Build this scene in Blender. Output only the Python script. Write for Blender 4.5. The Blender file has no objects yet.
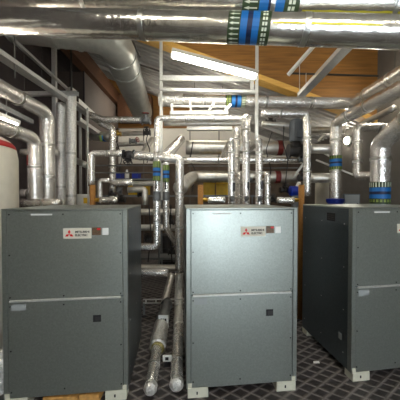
import bpy, bmesh, math, random
from mathutils import Vector, Matrix
random.seed(7)
C = bpy.context.scene.collection
PI = math.pi
H = 1.66            # camera height
F = 238.0           # focal length in pixels of the 400 px frame
PITCH = math.radians(1.0)
CP, SP = math.cos(PITCH), math.sin(PITCH)

def P(px, py, Y):
    """world point at depth Y seen at pixel (px, py)"""
    u, v = (px - 200) / F, (200 - py) / F
    d = Vector((u, CP + SP * v, -SP + CP * v))
    t = Y / d.y
    return Vector((d.x * t, Y, H + d.z * t))

def lin(c):
    return tuple(((x / 255) / 12.92 if x / 255 <= .04045 else (((x / 255) + .055) / 1.055) ** 2.4) for x in c)

# ------------------------------------------------------------------ materials
M = {}
def mat(name, rgb, metal=0.0, rough=0.5, bump=0.0, scale=20.0, var=0.0, emit=None, detail=3.0):
    m = bpy.data.materials.new(name); m.use_nodes = True
    nt = m.node_tree; b = nt.nodes['Principled BSDF']
    col = lin(rgb)
    b.inputs['Base Color'].default_value = (*col, 1)
    b.inputs['Metallic'].default_value = metal
    b.inputs['Roughness'].default_value = rough
    if emit:
        b.inputs['Emission Color'].default_value = (*col, 1)
        b.inputs['Emission Strength'].default_value = emit
    if bump or var:
        tc = nt.nodes.new('ShaderNodeTexCoord')
        n = nt.nodes.new('ShaderNodeTexNoise')
        n.inputs['Scale'].default_value = scale; n.inputs['Detail'].default_value = detail
        nt.links.new(tc.outputs['Object'], n.inputs['Vector'])
        if bump:
            bp = nt.nodes.new('ShaderNodeBump')
            bp.inputs['Strength'].default_value = bump; bp.inputs['Distance'].default_value = 0.02
            nt.links.new(n.outputs['Fac'], bp.inputs['Height'])
            nt.links.new(bp.outputs['Normal'], b.inputs['Normal'])
        if var:
            r = nt.nodes.new('ShaderNodeValToRGB')
            r.color_ramp.elements[0].position = .3; r.color_ramp.elements[1].position = .7
            r.color_ramp.elements[0].color = (*[max(0, c * (1 - var)) for c in col], 1)
            r.color_ramp.elements[1].color = (*[min(1, c * (1 + var)) for c in col], 1)
            nt.links.new(n.outputs['Fac'], r.inputs['Fac'])
            nt.links.new(r.outputs['Color'], b.inputs['Base Color'])
    M[name] = m
    return m

mat('foil', (236, 233, 227), .74, .25, .5, 30, .08)
mat('foil_big', (226, 223, 214), .95, .22, .3, 12, .10)
mat('foil_dull', (206, 202, 193), .7, .38, .5, 12, .14)
mat('foil_rough', (236, 234, 228), .7, .30, 1.0, 45, .15)
mat('foil_thin', (205, 204, 198), 1.0, .33, .35, 30, .08)
mat('duct', (168, 170, 166), .5, .4, .15, 9, .10)
mat('zinc', (206, 206, 202), .6, .42, .1, 40, .08)
mat('zinc_dark', (120, 122, 122), .7, .5, .1, 30, .1)
mat('rod', (96, 95, 92), .6, .5)
mat('black_steel', (34, 33, 34), .3, .5)
mat('cast_iron', (52, 50, 50), .2, .5, .2, 60, .2)
mat('motor_grey', (92, 98, 104), .1, .5)
mat('white_plastic', (226, 224, 216), 0, .45)
mat('off_white', (212, 206, 190), 0, .6, 0, 8, .06)
mat('cream_foot', (205, 203, 184), 0, .55, .1, 30, .06)
mat('red_paint', (176, 26, 30), 0, .45)
mat('red_band', (112, 34, 30), 0, .6)
mat('logo_red', (214, 22, 28), 0, .5)
mat('ink', (22, 22, 22), 0, .6)
mat('sticker_white', (225, 226, 222), 0, .6)
mat('sticker_grey', (148, 152, 150), 0, .6)
mat('sticker_brown', (96, 74, 52), 0, .5, 0, 160, .5)
mat('band_green', (44, 62, 30), 0, .5)
mat('band_blue', (12, 104, 178), 0, .5)
mat('band_navy', (10, 26, 66), 0, .5)
mat('band_mark', (212, 220, 200), 0, .6)
mat('band_lime', (150, 168, 80), 0, .6)
mat('yellow', (214, 172, 30), 0, .55, 0, 10, .12)
mat('blue_plastic', (18, 44, 150), 0, .4)
mat('cork', (150, 104, 48), 0, .8, .4, 60, .2)
mat('brass', (200, 160, 70), 1, .35)
mat('red_handle', (130, 30, 28), 0, .5)
mat('dark_wall', (66, 58, 58), 0, .85, .1, 5, .15)
mat('wool', (150, 138, 84), 0, .9, .4, 60, .2)
mat('brown_wall', (92, 78, 66), 0, .8, .1, 3, .35)
mat('tube_fill', (255, 248, 232), 0, .4, emit=40)
mat('grey_wall', (104, 99, 92), 0, .85, .1, 5, .08)
mat('panel_brown', (90, 79, 72), 0, .7, .05, 4, .06)
mat('back_white', (220, 216, 206), 0, .6, .05, 3, .05)
mat('deck', (168, 166, 162), .2, .55, .1, 6, .08)
mat('timber_old', (178, 110, 50), 0, .6, 0, 6, .2)
mat('pallet', (190, 142, 78), 0, .8, .2, 25, .25)
mat('tube_on', (255, 250, 236), 0, .4, emit=42)
mat('tube_left', (255, 246, 236), 0, .4, emit=120)
mat('tube_far', (255, 248, 232), 0, .4, emit=85)
mat('conduit_dark', (44, 40, 36), 0, .6)
mat('yellow_stain', (206, 196, 60), .3, .45)

def galv(name, rgb, rough, metal=.78):
    m = mat(name, rgb, metal, rough)
    nt = m.node_tree; b = nt.nodes['Principled BSDF']
    tc = nt.nodes.new('ShaderNodeTexCoord')
    v = nt.nodes.new('ShaderNodeTexVoronoi'); v.inputs['Scale'].default_value = 90
    n = nt.nodes.new('ShaderNodeTexNoise'); n.inputs['Scale'].default_value = 3; n.inputs['Detail'].default_value = 5
    nt.links.new(tc.outputs['Object'], v.inputs['Vector']); nt.links.new(tc.outputs['Object'], n.inputs['Vector'])
    c = lin(rgb)
    r = nt.nodes.new('ShaderNodeValToRGB')
    r.color_ramp.elements[0].color = (*[x * .92 for x in c], 1); r.color_ramp.elements[1].color = (*[min(1, x * 1.08) for x in c], 1)
    nt.links.new(v.outputs['Color'], r.inputs['Fac'])
    nt.links.new(r.outputs['Color'], b.inputs['Base Color'])
    mr = nt.nodes.new('ShaderNodeMapRange'); mr.inputs['To Min'].default_value = rough - .07; mr.inputs['To Max'].default_value = rough + .09
    nt.links.new(n.outputs['Fac'], mr.inputs['Value']); nt.links.new(mr.outputs['Result'], b.inputs['Roughness'])
    bp = nt.nodes.new('ShaderNodeBump'); bp.inputs['Strength'].default_value = .02; bp.inputs['Distance'].default_value = .04
    nt.links.new(n.outputs['Fac'], bp.inputs['Height']); nt.links.new(bp.outputs['Normal'], b.inputs['Normal'])
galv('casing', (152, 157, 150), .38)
galv('casing_side', (108, 117, 120), .34, .85)  # darker steel for the sides: their dark reflection is put into the colour

def timber(name, dark, light, vec_scale):
    m = mat(name, light, 0, .6)
    nt = m.node_tree; b = nt.nodes['Principled BSDF']
    tc = nt.nodes.new('ShaderNodeTexCoord'); mp = nt.nodes.new('ShaderNodeMapping')
    mp.inputs['Scale'].default_value = vec_scale
    n = nt.nodes.new('ShaderNodeTexNoise'); n.inputs['Scale'].default_value = 3; n.inputs['Detail'].default_value = 6
    r = nt.nodes.new('ShaderNodeValToRGB')
    r.color_ramp.elements[0].position = .3; r.color_ramp.elements[1].position = .72
    r.color_ramp.elements[0].color = (*lin(dark), 1); r.color_ramp.elements[1].color = (*lin(light), 1)
    nt.links.new(tc.outputs['Object'], mp.inputs['Vector']); nt.links.new(mp.outputs['Vector'], n.inputs['Vector'])
    nt.links.new(n.outputs['Fac'], r.inputs['Fac']); nt.links.new(r.outputs['Color'], b.inputs['Base Color'])
timber('glulam', (116, 78, 32), (154, 106, 46), (.6, 6, 9))
timber('glulam_red', (66, 42, 26), (92, 58, 34), (6, .6, 9))
timber('glulam_edge', (206, 158, 74), (226, 182, 98), (.6, 6, 9))

def floor_mat():
    m = mat('tread_floor', (66, 63, 63), .0, .5)
    nt = m.node_tree; b = nt.nodes['Principled BSDF']; L = nt.links
    tc = nt.nodes.new('ShaderNodeTexCoord'); sp = nt.nodes.new('ShaderNodeSeparateXYZ')
    L.new(tc.outputs['Object'], sp.inputs['Vector'])
    def mth(op, a, bb=None):
        n = nt.nodes.new('ShaderNodeMath'); n.operation = op
        for i, x in enumerate((a, bb)):
            if x is None: continue
            if isinstance(x, (int, float)): n.inputs[i].default_value = x
            else: L.new(x, n.inputs[i])
        return n.outputs[0]
    def line(kx, ky, w):
        a = mth('ADD', mth('MULTIPLY', sp.outputs['X'], kx), mth('MULTIPLY', sp.outputs['Y'], ky))
        f = mth('ABSOLUTE', mth('SUBTRACT', mth('FRACT', a), .5))
        return mth('MAXIMUM', mth('SUBTRACT', 1, mth('DIVIDE', f, w)), 0)
    l = mth('MAXIMUM', line(1 / .17, 1 / .11, .2), line(1 / .17, -1 / .11, .2))
    n = nt.nodes.new('ShaderNodeTexNoise'); n.inputs['Scale'].default_value = 7; n.inputs['Detail'].default_value = 5
    L.new(tc.outputs['Object'], n.inputs['Vector'])
    r = nt.nodes.new('ShaderNodeValToRGB')
    r.color_ramp.elements[0].color = (*lin((58, 54, 54)), 1); r.color_ramp.elements[1].color = (*lin((140, 132, 128)), 1)
    f = mth('MULTIPLY', l, mth('ADD', n.outputs['Fac'], .3))
    L.new(f, r.inputs['Fac']); L.new(r.outputs['Color'], b.inputs['Base Color'])
    bp = nt.nodes.new('ShaderNodeBump'); bp.inputs['Strength'].default_value = .7; bp.inputs['Distance'].default_value = .01
    L.new(l, bp.inputs['Height']); L.new(bp.outputs['Normal'], b.inputs['Normal'])
floor_mat()

# ------------------------------------------------------------------ mesh helpers
def link(name, bm, m, parent=None, loc=None, smooth=False):
    """bm is in world coordinates (or in the parent's coordinates when parented)."""
    me = bpy.data.meshes.new(name)
    off = Vector(loc) if loc is not None else Vector((0, 0, 0))
    if loc is not None: bmesh.ops.translate(bm, verts=bm.verts, vec=-off)
    bmesh.ops.recalc_face_normals(bm, faces=bm.faces)
    bm.to_mesh(me); bm.free()
    for x in (m if isinstance(m, (list, tuple)) else [m]): me.materials.append(M[x])
    if smooth:
        for p in me.polygons: p.use_smooth = True
    o = bpy.data.objects.new(name, me); C.objects.link(o)
    if parent is not None: o.parent = parent
    o.location = off
    return o

def tag(o, label, cat, group=None, kind=None):
    o['label'] = label; o['category'] = cat
    if group: o['group'] = group
    if kind: o['kind'] = kind
    return o

def empty(name, loc, label, cat, group=None, rz=0):
    o = bpy.data.objects.new(name, None); C.objects.link(o); o.empty_display_size = .1
    o.location = loc; o.rotation_euler = (0, 0, rz)
    return tag(o, label, cat, group)

def bx(bm, a, b, bevel=0.0, mi=0):
    a, b = Vector(a), Vector(b)
    r = bmesh.ops.create_cube(bm, size=1)
    s = b - a
    bmesh.ops.scale(bm, vec=(abs(s.x), abs(s.y), abs(s.z)), verts=r['verts'])
    bmesh.ops.translate(bm, vec=(a + b) / 2, verts=r['verts'])
    fs = set(f for v in r['verts'] for f in v.link_faces)
    for f in fs: f.material_index = mi
    if bevel:
        es = set(e for v in r['verts'] for e in v.link_edges)
        bmesh.ops.bevel(bm, geom=list(es), offset=bevel, segments=1, affect='EDGES')
    return r

def frame(d):
    d = d.normalized()
    up = Vector((0, 0, 1)) if abs(d.z) < .9 else Vector((0, 1, 0))
    u = d.cross(up).normalized(); v = u.cross(d).normalized()
    return d, u, v

def bar(bm, p0, p1, w, h, mi=0):
    """solid rectangular bar, w across, h along the up-ish direction"""
    p0, p1 = Vector(p0), Vector(p1); d, u, v = frame(p1 - p0)
    c = [(-1, -1), (1, -1), (1, 1), (-1, 1)]
    r0 = [bm.verts.new(p0 + u * (a * w / 2) + v * (b * h / 2)) for a, b in c]
    r1 = [bm.verts.new(p1 + u * (a * w / 2) + v * (b * h / 2)) for a, b in c]
    fs = [bm.faces.new(r0[::-1]), bm.faces.new(r1)]
    for i in range(4): fs.append(bm.faces.new((r0[i], r0[(i + 1) % 4], r1[(i + 1) % 4], r1[i])))
    for f in fs: f.material_index = mi

def cchannel(bm, p0, p1, w, h, t=.004, flip=1, lip=.01):
    """open C-section; the slot faces along flip * up"""
    p0, p1 = Vector(p0), Vector(p1); d, u, v = frame(p1 - p0); v = v * flip
    prof = [(-w/2, -h/2), (w/2, -h/2), (w/2, h/2), (w/2-lip, h/2), (w/2-lip, h/2-t), (w/2-t, h/2-t), (w/2-t, -h/2+t),
            (-w/2+t, -h/2+t), (-w/2+t, h/2-t), (-w/2+lip, h/2-t), (-w/2+lip, h/2), (-w/2, h/2)]
    r0 = [bm.verts.new(p0 + u * a + v * b) for a, b in prof]
    r1 = [bm.verts.new(p1 + u * a + v * b) for a, b in prof]
    bm.faces.new(r0[::-1]); bm.faces.new(r1)
    n = len(prof)
    for i in range(n): bm.faces.new((r0[i], r0[(i + 1) % n], r1[(i + 1) % n], r1[i]))

def fillet(pts, br):
    pts = [Vector(p) for p in pts]
    out = [pts[0]]
    for i in range(1, len(pts) - 1):
        a, b, c = pts[i - 1], pts[i], pts[i + 1]
        d1, d2 = (a - b), (c - b)
        l1, l2 = d1.length, d2.length
        d1.normalize(); d2.normalize()
        ang = d1.angle(d2)
        if ang > PI - .03: out.append(b); continue
        t = min(br / math.tan(ang / 2), l1 * .48, l2 * .48)
        n = 7
        p0, p2 = b + d1 * t, b + d2 * t
        for k in range(n + 1):
            s = k / n
            out.append(p0 * (1 - s) ** 2 + b * 2 * s * (1 - s) + p2 * s ** 2)
    out.append(pts[-1])
    return out

def sweep(bm, pts, r, seg=18, step=None, jitter=0.0, ribs=None, cap=True, dome=0.0, mi=0):
    pts = [Vector(p) for p in pts]
    path = [pts[0]]
    for a, b in zip(pts, pts[1:]):
        n = 1 if not step else max(1, int((b - a).length / step))
        for k in range(1, n + 1): path.append(a.lerp(b, k / n))
    N = len(path)
    tang = []
    for i in range(N):
        a, b = path[max(0, i - 1)], path[min(N - 1, i + 1)]
        tang.append((b - a).normalized())
    d, u, v = frame(tang[0])
    rings = []; s = 0.0
    for i in range(N):
        if i: s += (path[i] - path[i - 1]).length
        t = tang[i]
        u = (u - t * u.dot(t)).normalized(); v = t.cross(u).normalized()
        rr = r
        if ribs and (i % ribs[0] == 0): rr = r + ribs[1]
        ring = []
        for k in range(seg):
            a = 2 * PI * k / seg
            q = rr * (1 + (random.uniform(-jitter, jitter) if jitter else 0))
            ring.append(bm.verts.new(path[i] + (u * math.cos(a) + v * math.sin(a)) * q))
        rings.append(ring)
    for r0, r1 in zip(rings, rings[1:]):
        for k in range(seg):
            f = bm.faces.new((r0[k], r0[(k + 1) % seg], r1[(k + 1) % seg], r1[k])); f.material_index = mi
    if cap:
        for ring, p, t, sg in ((rings[0], path[0], tang[0], -1), (rings[-1], path[-1], tang[-1], 1)):
            c = bm.verts.new(p + t * sg * dome)
            for k in range(seg):
                f = bm.faces.new((ring[k], ring[(k + 1) % seg], c)); f.material_index = mi

def tube(bm, p0, p1, r, seg=12, mi=0): sweep(bm, [p0, p1], r, seg, mi=mi)

def lathe(bm, c, axis, prof, seg=20, mi=0):
    """prof: list of (distance along axis, radius)"""
    d, u, v = frame(Vector(axis)); c = Vector(c); rings = []
    for s, r in prof:
        rings.append([bm.verts.new(c + d * s + (u * math.cos(2 * PI * k / seg) + v * math.sin(2 * PI * k / seg)) * max(r, 1e-4)) for k in range(seg)])
    for r0, r1 in zip(rings, rings[1:]):
        for k in range(seg):
            f = bm.faces.new((r0[k], r0[(k + 1) % seg], r1[(k + 1) % seg], r1[k])); f.material_index = mi
    bm.faces.new(rings[0][::-1]).material_index = mi; bm.faces.new(rings[-1]).material_index = mi

def torus(bm, c, axis, R, r, seg=24, s2=8, mi=0):
    d, u, v = frame(Vector(axis)); c = Vector(c); rings = []
    for k in range(seg):
        a = 2 * PI * k / seg; e = u * math.cos(a) + v * math.sin(a)
        rings.append([bm.verts.new(c + e * (R + r * math.cos(2 * PI * j / s2)) + d * (r * math.sin(2 * PI * j / s2))) for j in range(s2)])
    for k in range(seg):
        r0, r1 = rings[k], rings[(k + 1) % seg]
        for j in range(s2):
            f = bm.faces.new((r0[j], r0[(j + 1) % s2], r1[(j + 1) % s2], r1[j])); f.material_index = mi

def pipe(name, pts, r, label, cat='pipe', m='foil', bend=None, group=None, seg=20, step=.09, jitter=.012, tapes=(), dome=.0, ribs=None):
    """an insulated pipe run: the sweep itself with tape rings as parts. tapes: (segment index, fraction along it)"""
    pts = [Vector(p) for p in pts]
    bm = bmesh.new()
    sweep(bm, fillet(pts, bend if bend else r * 1.6), r, seg, step, jitter, ribs, True, dome)
    base = min(pts, key=lambda p: p.z)
    o = link(name, bm, m, loc=base, smooth=True)
    tag(o, label, cat, group)
    for si, fr in tapes:
        a, b = pts[si], pts[si + 1]; c = a.lerp(b, fr); d = (b - a).normalized()
        t = bmesh.new()
        w = min(.02, r * .25)
        lathe(t, c, d, [(-w, r * .99), (-w, r * 1.035), (w, r * 1.035), (w, r * .99)], seg)
        bmesh.ops.translate(t, verts=t.verts, vec=-base)
        link('joint_tape', t, 'foil_thin', o, smooth=False)
    return o

def band(o, c, axis, r, rings, marks=()):
    """identification band around a pipe: rings = [(width, material)], marks = [(s0, s1, count, kind, material)]"""
    c = Vector(c); d, u, v = frame(Vector(axis)); base = o.location
    mats = []
    bm = bmesh.new(); s = 0
    tot = sum(w for w, _ in rings)
    for w, mm in rings:
        if mm not in mats: mats.append(mm)
        mi = mats.index(mm)
        lathe(bm, c - base, d, [(s - tot / 2, r * .99), (s - tot / 2, r * 1.03), (s + w - tot / 2, r * 1.03), (s + w - tot / 2, r * .99)], 28, mi)
        s += w
    b = link('identification_band', bm, mats, o)
    for s0, s1, n, kind, mm in marks:
        bm = bmesh.new(); R = r * 1.036
        def pt(s, a): return bm.verts.new(c - base + d * s + (u * math.cos(a) + v * math.sin(a)) * R)
        for k in range(n):
            a0 = 2 * PI * k / n; da = 2 * PI / n
            if kind == 'arrow':   # pointing towards -axis
                m_ = s0 + (s1 - s0) * .4
                q = [pt(s0, a0), pt(m_, a0 - da * .3), pt(m_, a0 - da * .12), pt(s1, a0 - da * .12), pt(s1, a0 + da * .12), pt(m_, a0 + da * .12), pt(m_, a0 + da * .3)]
                bm.faces.new(q[:1] + q[1:3] + q[5:]) if False else None
                bm.faces.new((q[0], q[1], q[6])); bm.faces.new((q[2], q[3], q[4], q[5]))
            elif kind == 'dash':
                w = .32
                for j in (0, 1):
                    e0, e1 = s0 + (s1 - s0) * (.55 * j), s0 + (s1 - s0) * (.55 * j + .4)
                    bm.faces.new((pt(e0, a0 - da * w), pt(e1, a0 - da * w), pt(e1, a0 + da * w), pt(e0, a0 + da * w)))
            else:
                w = .2
                bm.faces.new((pt(s0, a0 - da * w), pt(s1, a0 - da * w), pt(s1, a0 + da * w), pt(s0, a0 + da * w)))
        link({'arrow': 'flow_arrows', 'dash': 'band_lettering'}.get(kind, 'band_stripes'), bm, mm, b)
    return b

def ppx(px, Y): return px * Y / F

# ------------------------------------------------------------------ the setting
XL, XR, YB, YF = -3.4, 3.4, 8.0, -3.2
YBEAM = 4.6
def zb(x): return 4.30 - .363 * x                      # underside of the sloping timber beam
def zd(x): return zb(x) + 1.55                         # the deck in front of it
def zr(x): return zb(x) + .12                          # the lower deck behind it
def struct(name, bm, m, loc=None, smooth=False):
    o = link(name, bm, m, loc=loc, smooth=smooth); o['kind'] = 'structure'; return o

b = bmesh.new(); bx(b, (XL - .2, YF - .2, -.12), (XR + .2, YB + .2, 0)); struct('floor', b, 'tread_floor')
b = bmesh.new(); bx(b, (XL - .15, YF, 0), (XL, YB, zd(XL))); struct('wall_left', b, 'dark_wall')
b = bmesh.new(); bx(b, (XR, YF, 0), (XR + .15, YB, zd(XR) + .3)); struct('wall_right', b, 'grey_wall')
def prism0(b, pts, ya=YF - .15, yb=YF):
    f0 = [b.verts.new((x, ya, z)) for x, z in pts]; f1 = [b.verts.new((x, yb, z)) for x, z in pts]
    b.faces.new(f0); b.faces.new(f1[::-1])
    for i in range(4): b.faces.new((f0[i], f1[i], f1[(i + 1) % 4], f0[(i + 1) % 4]))
# rear wall of the room behind the standpoint, with an open doorway to daylight
b = bmesh.new()
prism0(b, [(XL, 0), (.5, 0), (.5, zd(.5)), (XL, zd(XL))]); prism0(b, [(2.7, 0), (XR, 0), (XR, zd(XR)), (2.7, zd(2.7))]); prism0(b, [(.5, 2.4), (2.7, 2.4), (2.7, zd(2.7)), (.5, zd(.5))])
struct('wall_front', b, 'back_white')
# back wall: timber above, white boards below
b = bmesh.new(); bx(b, (XL, YB, 2.72), (XR, YB + .15, 3.98)); struct('wall_back', b, 'back_white')
b = bmesh.new(); bx(b, (XL, YB - .01, 0), (XR, YB + .15, 2.74)); struct('wall_back_lower', b, 'brown_wall')
b = bmesh.new(); bx(b, (XL, YB - .06, 3.92), (XR, YB + .1, zd(XL))); struct('wall_back_upper', b, 'glulam')
b = bmesh.new()
for x in (-1.9, -.35, .62, 1.9): bx(b, (x, YB - .02, .05), (x + .03, YB + .02, 3.9))
struct('trim_1', b, 'grey_wall')
# corrugated metal roof decks falling to the right, stepped down behind the timber beam
def deck(name, ya, yb, zf):
    b = bmesh.new(); per = .16; y = ya; row = []
    xs = (XL - .2, XR + .2)
    while y < yb:
        for dy, dz in ((0, 0), (.06, 0), (.08, .04), (.14, .04)):
            row.append((y + dy, dz))
        y += per
    vs = [[b.verts.new((x, yy, zf(x) + dz)) for x in xs] for yy, dz in row]
    for q0, q1 in zip(vs, vs[1:]): b.faces.new((q0[0], q0[1], q1[1], q1[0]))
    vt = [b.verts.new((x, yy, zf(x) + .14)) for x, yy in ((xs[0], ya), (xs[1], ya), (xs[1], yb + .1), (xs[0], yb + .1))]
    b.faces.new(vt)
    struct(name, b, 'deck')
deck('ceiling', YF - .2, YBEAM + .1, zd)
deck('ceiling_2', YBEAM + .2, YB + .1, zr)
# deep timber beam across the room
b = bmesh.new(); y0, y1 = YBEAM, YBEAM + .2; x0, x1 = XL, XR
def prism(b, pts, ya, yb, mi=0):
    f0 = [b.verts.new((x, ya, z)) for x, z in pts]; f1 = [b.verts.new((x, yb, z)) for x, z in pts]
    fs = [b.faces.new(f0), b.faces.new(f1[::-1])]
    for i in range(len(pts)): fs.append(b.faces.new((f0[i], f1[i], f1[(i + 1) % len(pts)], f0[(i + 1) % len(pts)])))
    for f in fs: f.material_index = mi
prism(b, [(x0, zb(x0) + .05), (x1, zb(x1) + .05), (x1, zd(x1)), (x0, zd(x0))], y0, y1)
o = struct('beam', b, 'glulam')
b = bmesh.new(); prism(b, [(x0, zb(x0)), (x1, zb(x1)), (x1, zb(x1) + .1), (x0, zb(x0) + .1)], y0 - .015, y1 + .015)
o2 = link('bottom_strip', b, 'glulam_edge', o)
# lengthwise beam on the left
b = bmesh.new(); bx(b, (-2.83, 3.4, 4.62), (-2.62, YB - .06, 5.0)); struct('beam_2', b, 'glulam_red')
b = bmesh.new(); bx(b, (-2.62, 7.6, 4.05), (-1.55, YB - .06, 4.86)); struct('beam_3', b, 'glulam_red')
# purlin lines under the deck
for i, yy in enumerate((5.9, 7.0)):
    b = bmesh.new(); prism(b, [(-3.3, zr(-3.3) - .1), (3.3, zr(3.3) - .1), (3.3, zr(3.3) - .01), (-3.3, zr(-3.3) - .01)], yy, yy + .05)
    struct('beam_%d' % (i + 4), b, 'deck')

# panelled enclosure at the back left
t = empty('plant_enclosure', (-2.95, 5.6, 0), 'tall grey-brown panelled enclosure at the back left under the spiral duct', 'enclosure')
b = bmesh.new(); bx(b, (-.44, .02, 0), (.25, 2.3, 4.56)); link('casing', b, 'panel_brown', t)
for x in (-.44, -.1, .22):
    b = bmesh.new(); bx(b, (x, 0, 0), (x + .03, .03, 4.57)); link('cover_strip', b, 'dark_wall', t)

# ------------------------------------------------------------------ heat pump cabinets
def text_mesh(s, size):
    cu = bpy.data.curves.new('lettering', 'FONT'); cu.body = s; cu.size = size; cu.align_x = 'LEFT'; cu.space_character = .92
    cu.extrude = .0003; cu.offset = size * .022
    o = bpy.data.objects.new('lettering', cu); C.objects.link(o)
    bpy.context.view_layer.update()
    me = bpy.data.meshes.new_from_object(o.evaluated_get(bpy.context.evaluated_depsgraph_get()))
    C.objects.unlink(o); bpy.data.objects.remove(o)
    return me
W_, D_, T_ = .944, .78, 1.56
def rect(bm, x0, x1, z0, z1, y=-.002, th=.003): bx(bm, (x0, y - th, z0), (x1, y, z1))
def cabinet():
    t = bpy.data.objects.new('heat_pump_cabinet', None); C.objects.link(t)
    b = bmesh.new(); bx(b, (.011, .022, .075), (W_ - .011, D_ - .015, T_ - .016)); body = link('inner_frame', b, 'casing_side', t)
    b = bmesh.new(); bx(b, (0, 0, T_ - .014), (W_, D_, T_), .003); link('top_panel', b, 'casing', t)
    for x in (0, W_ - .036):
        b = bmesh.new(); bx(b, (x, 0, .07), (x + .036, .05, T_ - .014), .002); link('corner_post', b, 'casing', t)
    b = bmesh.new(); bx(b, (.039, .002, .852), (W_ - .039, .02, T_ - .017), .0025); up = link('upper_front_panel', b, 'casing', t)
    b = bmesh.new(); bx(b, (.039, .002, .072), (W_ - .039, .02, .838), .0025); lo = link('lower_front_panel', b, 'casing', t)
    b = bmesh.new(); bx(b, (.055, -.014, .836), (W_ - .055, .004, .852), .003); link('handle_ledge', b, 'zinc', t)
    for x in (0, W_ - .008):
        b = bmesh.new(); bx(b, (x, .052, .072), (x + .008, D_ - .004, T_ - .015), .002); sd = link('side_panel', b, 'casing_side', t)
        if x == 0:
            b = bmesh.new(); bx(b, (-.002, .22, 1.41), (.001, .34, 1.49)); link('vent_grille', b, 'black_steel', sd)
            b = bmesh.new()
            for zz in (1.425, 1.445, 1.465): bx(b, (-.004, .232, zz), (0, .328, zz + .006))
            link('grille_louvre', b, 'cast_iron', sd)
            b = bmesh.new(); bx(b, (-.002, .12, .3), (.001, .16, .36)); link('sticker', b, 'sticker_grey', sd)
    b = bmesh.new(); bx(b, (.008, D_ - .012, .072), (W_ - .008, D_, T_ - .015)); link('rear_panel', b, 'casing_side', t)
    for x0 in (.012, W_ - .18):
        for y0 in (-.008, D_ - .09):
            b = bmesh.new(); bx(b, (x0, y0, 0), (x0 + .168, y0 + .1, .006)); bx(b, (x0, y0, 0), (x0 + .168, y0 + .006, .082), .002)
            bx(b, (x0, y0, 0), (x0 + .006, y0 + .1, .068)); bx(b, (x0 + .162, y0, 0), (x0 + .168, y0 + .1, .068))
            bx(b, (x0, y0, .064), (x0 + .168, y0 + .1, .07))
            f = link('foot', b, 'cream_foot', t)
            b = bmesh.new(); bx(b, (x0 + .07, y0 - .003, .028), (x0 + .082, y0 + .002, .05)); link('bolt_slot', b, 'black_steel', f)
    for x in (.012, W_ - .045):
        b = bmesh.new(); bx(b, (x, -.004, .08), (x + .033, .002, .118), .001); link('foot_tab', b, 'cream_foot', t)
    # marks
    b = bmesh.new(); rect(b, .452, .664, 1.322, 1.404, .002); pl = link('name_plate', b, 'off_white', t)
    b = bmesh.new()
    cx, cz, s = .497, 1.357, .0205
    # three red rhombi meeting in the middle
    for ang in (90, 210, 330):
        a = math.radians(ang)
        d1 = Vector((math.cos(a + PI / 6), 0, math.sin(a + PI / 6))) * s; d2 = Vector((math.cos(a - PI / 6), 0, math.sin(a - PI / 6))) * s
        c = Vector((cx, -.0035, cz)); q = [c, c + d1, c + d1 + d2, c + d2]
        f0 = [b.verts.new(p) for p in q]; f1 = [b.verts.new(p + Vector((0, .003, 0))) for p in q]
        b.faces.new(f0); b.faces.new(f1[::-1])
        for i in range(4): b.faces.new((f0[i], f0[(i + 1) % 4], f1[(i + 1) % 4], f1[i]))
    link('emblem', b, 'logo_red', pl)
    for line, z in (('MITSUBISHI', 1.367), ('ELECTRIC', 1.341)):
        me = text_mesh(line, .0235); me.materials.append(M['ink'])
        o = bpy.data.objects.new('lettering', me); C.objects.link(o); o.parent = pl
        o.location = (.541, -.0025, z); o.rotation_euler = (PI / 2, 0, 0)
    b = bmesh.new(); rect(b, .669, .736, 1.347, 1.408, .002); st = link('picture_sticker', b, 'sticker_brown', t)
    b = bmesh.new(); rect(b, .708, .734, 1.388, 1.402, .0005); link('red_patch', b, 'logo_red', st)
    b = bmesh.new(); rect(b, .748, .796, 1.347, 1.403, .002); link('notice_sticker', b, 'sticker_white', t)
    b = bmesh.new(); rect(b, .215, .37, 1.508, 1.52, .002); link('notice_strip', b, 'sticker_white', t)
    b = bmesh.new(); rect(b, .066, .17, .768, .818, .002); link('data_label', b, 'sticker_grey', t)
    b = bmesh.new(); rect(b, .672, .733, .648, .702, .002); w = link('display_window', b, 'black_steel', t)
    b = bmesh.new(); rect(b, .69, .728, .658, .69, .0); link('display_screen', b, 'cast_iron', w)
    for x in (.056, .45, W_ - .056):
        for z in (1.515, 1.2, .87, .80, .45, .125):
            if x == .45 and z in (1.2, .45): continue
            b = bmesh.new(); lathe(b, (x, .002, z), (0, -1, 0), [(0, .006), (.003, .006), (.004, .003)], 8); link('screw', b, 'cast_iron', t)
    for y in (.1, .42, .72):
        for z in (.2, .6, 1.0, 1.4):
            for x, n in ((0, -1), (W_, 1)):
                b = bmesh.new(); lathe(b, (x, y, z), (n, 0, 0), [(0, .005), (.003, .004)], 8); link('screw', b, 'zinc', t)
    return t
def kids(o): return [c for c in bpy.data.objects if c.parent == o]
def dup(o, parent=None):
    c = o.copy(); C.objects.link(c); c.parent = parent
    for k in kids(o): dup(k, c)
    return c
cab = cabinet()
cabs = [cab, dup(cab), dup(cab)]
spec = [((-1.526, 1.822, 0), 6.0, 'galvanised steel heat pump cabinet at left, beside the white tank, showing its dim front face'),
        ((-.112, 1.928, 0), 5.2, 'galvanised steel heat pump cabinet in the middle, brightest front face with white data label'),
        ((1.35, 2.10, 0), 8.0, 'galvanised steel heat pump cabinet at right, showing its dark left side panel')]
for o, (loc, rz, lab) in zip(cabs, spec):
    o.location = loc; o.rotation_euler = (0, 0, math.radians(rz))
    tag(o, lab, 'heat pump', 'heat pump cabinets in a row')
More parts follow.
